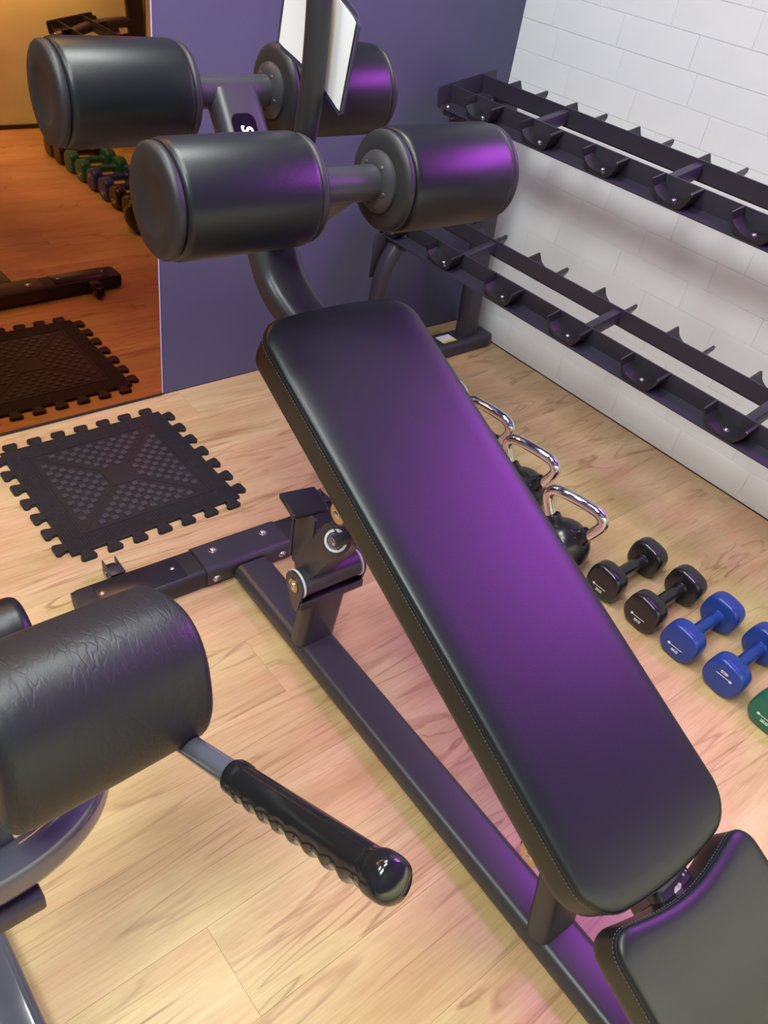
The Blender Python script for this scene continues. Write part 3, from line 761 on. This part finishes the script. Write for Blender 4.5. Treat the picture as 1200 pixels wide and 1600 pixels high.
for y, c, lab in ((-2.205, 'vinyl_green', 'green vinyl dumbbell seen only in the mirror, next to the other green one'), (-2.345, 'vinyl_black', 'dark dumbbell seen only in the mirror, second from the far end of its row'), (-2.475, 'vinyl_black', 'dark dumbbell seen only in the mirror, at the far end of its row')):
    make_dumbbell(c, None, 0, lab, y, .1, DG)

# ---------------------------------------------------------------- kettlebells
def make_kettlebell(label, x, y, rz, sc=1.):
    t = thing('kettlebell', label, 'kettlebell', (x, y, 0), rz, 'chrome-handled kettlebells in a row')
    t.scale = (sc, sc, sc)
    Rr = .083; zc = .078
    prof = []
    for i in range(25):
        a = -PI / 2 + PI * i / 24; z_ = zc + Rr * math.sin(a)
        if z_ < 0: continue
        prof.append((z_, Rr * math.cos(a)))
    prof = [(0, prof[0][1] * .96), (.002, prof[0][1])] + prof
    obj('ball', lathe(prof, (0, 0, 0), (0, 0, 1), 48), 'vinyl_black', t)
    for s in (-1, 1):
        cf = lathe([(0, .040), (.018, .030), (.036, .0225), (.046, .0215), (.047, .018), (.042, .015)], (0, s * .034, zc + .044), (0, s * .62, 1), 24)
        obj('horn', cf, 'vinyl_black', t)
    hp_ = smooth_path([(0, -.052, zc + .062), (0, -.074, zc + .096), (0, -.090, zc + .136), (0, -.076, zc + .162), (0, -.036, zc + .170), (0, .036, zc + .170), (0, .076, zc + .162), (0, .090, zc + .136), (0, .074, zc + .096), (0, .052, zc + .062)], 6)
    obj('handle', tube(hp_, circ(.0165, 20), (1, 0, 0)), 'chrome', t)
    return t
make_kettlebell('black kettlebell with chrome handle nearest the dumbbells', -.850, -1.350, .20)
make_kettlebell('black kettlebell with chrome handle in the middle, its ball half hidden by the pad', -.775, -1.105, .15)
make_kettlebell('black kettlebell behind the pad showing only its chrome handle', -.740, -.880, .12)
make_kettlebell('kettlebell nearest the rack foot, only a sliver of chrome past the pad edge', -.735, -.658, .1)

# ---------------------------------------------------------------- back extension bench in the foreground
QO = Vector((-2.5, -1.6, 0))
rc = thing('back_extension_bench', 'grey and black exercise bench with thick wrinkled pad and ribbed hand grip, in the foreground', 'bench', QO)
def Q(x, y, z): return Vector((x, y, z)) - QO
def superell(a, b, n_=2.6, k=48):
    return [(a * math.copysign(abs(math.cos(t)) ** (2/n_), math.cos(t)), b * math.copysign(abs(math.sin(t)) ** (2/n_), math.sin(t))) for t in [2*PI*i/k for i in range(k)]]
def fat_pad(name, p0, p1, a, b, n_, up, m):
    d = (p1 - p0); L_ = d.length; dn, s, u = frame_for(d, up); bm = bmesh.new(); rs = []
    pr = [(-.004, .55), (-.003, .80), (0, .90), (.006, .965), (.012, .988), (.0155, .985), (.018, .992), (.03, 1.0), (L_*.5, 1.005), (L_ - .03, 1.0), (L_ - .018, .992), (L_ - .0155, .985), (L_ - .012, .988), (L_ - .006, .965), (L_, .90), (L_ + .003, .80), (L_ + .004, .55)]
    for t, sc in pr: rs.append([p0 + dn * t + s * (x * sc) + u * (y * sc) for x, y in superell(a, b, n_)])
    rings(bm, rs); return obj(name, bm, m, rc, angle=60)
fat_pad('thigh_pad', Q(-2.520, -1.728, .858), Q(-2.294, -1.708, .836), .093, .082, 2.5, (0, .35, 1), 'leather2')
fat_pad('ankle_pad', Q(-2.60, -1.36, .60), Q(-2.364, -1.36, .60), .055, .055, 2.1, (0, 0, 1), 'leather')
obj('ankle_pad_rod', cyl(Q(-2.72, -1.36, .60), Q(-2.43, -1.36, .60), .016), 'gloss', rc)
# handle rod and ribbed grip
g0 = Vector((-2.320, -1.886, .8465)); gd = Vector((0, -.834, .551)).normalized()
obj('handle_rod', cyl(Q(*(g0 - gd * .14)), Q(*(g0 + gd * .02)), .0135, 28), 'gloss', rc)
def grip():
    d, s, u = frame_for(gd, (1, 0, 0)); o = Q(*g0); bm = bmesh.new(); rs = []; GL = .268; n = 36; NT = 90
    rib_dir = math.radians(243)
    for i in range(NT + 1):
        t = GL * i / NT; base = .0175
        if t < .022: base = .0192 - .0017 * max(0, (t - .014) / .008)
        if t > GL - .030: base = .0180 + .0026 * min(1, (t - GL + .030) / .010)
        if t > GL - .012: base *= .78 + .22 * math.sqrt(max(0, 1 - ((t - GL + .012) / .0121) ** 2))
        if i == 0: base *= .8
        rib = .0050 * (1 - abs(math.sin(PI * (t - .022) / .0275))) if .022 < t < GL - .030 else 0
        ring = []
        for j in range(n):
            a = 2 * PI * j / n; f = max(0, math.cos(a - rib_dir)) ** 1.3 if rib else 0
            r = base + rib * (f if math.cos(a - rib_dir) > 0 else 0) 
            # flat facets
            r *= 1 - .035 * abs(math.sin(2 * a)) if rib or True else 1
            ring.append(o + d * t + s * r * math.cos(a) + u * r * math.sin(a))
        rs.append(ring)
    ring = [o + d * (GL + .0035) + s * .006 * math.cos(2*PI*j/n) + u * .006 * math.sin(2*PI*j/n) for j in range(n)]; rs.append(ring)
    rings(bm, rs); return bm
obj('hand_grip', grip(), 'grip', rc, angle=45)
# bent frame tube under the pad
bt = smooth_path([Q(-2.95, -1.715, .60), Q(-2.70, -1.715, .60), Q(-2.55, -1.718, .60), Q(-2.48, -1.712, .60), Q(-2.424, -1.688, .60), Q(-2.390, -1.650, .605), Q(-2.372, -1.60, .615), Q(-2.368, -1.53, .64), Q(-2.368, -1.47, .66)], 7)
obj('bent_tube', tube(bt, rrect(.070, .052, .0255, 6), (0, 0, 1)), 'gloss', rc)
obj('cross_bar', B(Q(-2.706, -1.735, .546), (.425, .030, .028), .004), 'frame', rc)
obj('pad_bracket', B(Q(-2.535, -1.675, .70), (.07, .05, .22), .008), 'gloss', rc)
obj('pad_backing', B(Q(-2.44, -1.69, .762), (.16, .09, .010), .002), 'plastic', rc)
obj('upright', tube([Q(-2.70, -1.70, .05), Q(-2.70, -1.70, .60)], rrect(.08, .05, .016, 5), (1, 0, 0)), 'gloss', rc)
obj('floor_beam', tube([Q(-2.568, -1.28, .0365), Q(-2.568, -2.45, .0365)], rrect(.085, .065, .018, 5), (1, 0, 0)), 'gloss', rc)
obj('floor_stabilizer', tube([Q(-2.85, -1.30, .0365), Q(-2.53, -1.30, .0365)], rrect(.062, .07, .018, 5), (0, 0, 1)), 'gloss', rc)
obj('support_strut', tube([Q(-2.60, -1.40, .06), Q(-2.60, -1.37, .58)], rrect(.045, .035, .012, 4), (1, 0, 0)), 'gloss', rc)

# ---------------------------------------------------------------- what the mirror shows of the opposite wall
lb = thing('low_wall_bar', 'dark horizontal bar low on the cream wall, seen in the mirror', 'bar', (-1.9, y0 + .03, .37))
obj('bar', cyl((-1.1, .03, 0), (.98, .03, 0), .018, 20), 'plastic', lb)
for x in (-.9, -.1, .75): obj('bar_bracket', B((x, -.005, 0), (.03, .05, .05), .004), 'plastic', lb)
lb2 = thing('thin_wall_rail', 'thin bronze rail on the cream wall above the dark bar, seen in the mirror', 'rail', (-1.9, y0 + .02, .50))
obj('rail', cyl((-1.1, .02, 0), (1.0, .02, 0), .009, 16), 'brass', lb2)
for x in (-.9, -.1, .75): obj('rail_bracket', B((x, -.004, 0), (.02, .03, .02), .003), 'plastic', lb2)
tag(obj('baseboard_front', B(((x0 + x1) / 2, y0 + .006, .012), (x1 - x0 - .02, .012, .024)), 'plastic', smooth=False), 'black strip along the foot of the cream wall', kind='structure')
tag(obj('trim_1', B(((x0 + x1) / 2, y0 + .002, .50), (x1 - x0 - .02, .004, 1.00)), 'opposite', smooth=False), 'cream lower part of the wall opposite the mirror', kind='structure')
ww = thing('added_wall_lamp', 'added unseen fill lamp fixture above the cream part of the wall opposite the mirror', 'light', (-1.55, y0, 1.0))  # invented fixture to carry the added fill lamp, outside what the mirror shows
obj('housing', B((0, .17, 0), (2.66, .08, .035), .006), 'white', ww)
for x in (-1.0, 0, 1.0): obj('wall_bracket', B((x, .067, 0), (.04, .13, .02), .003), 'white', ww)
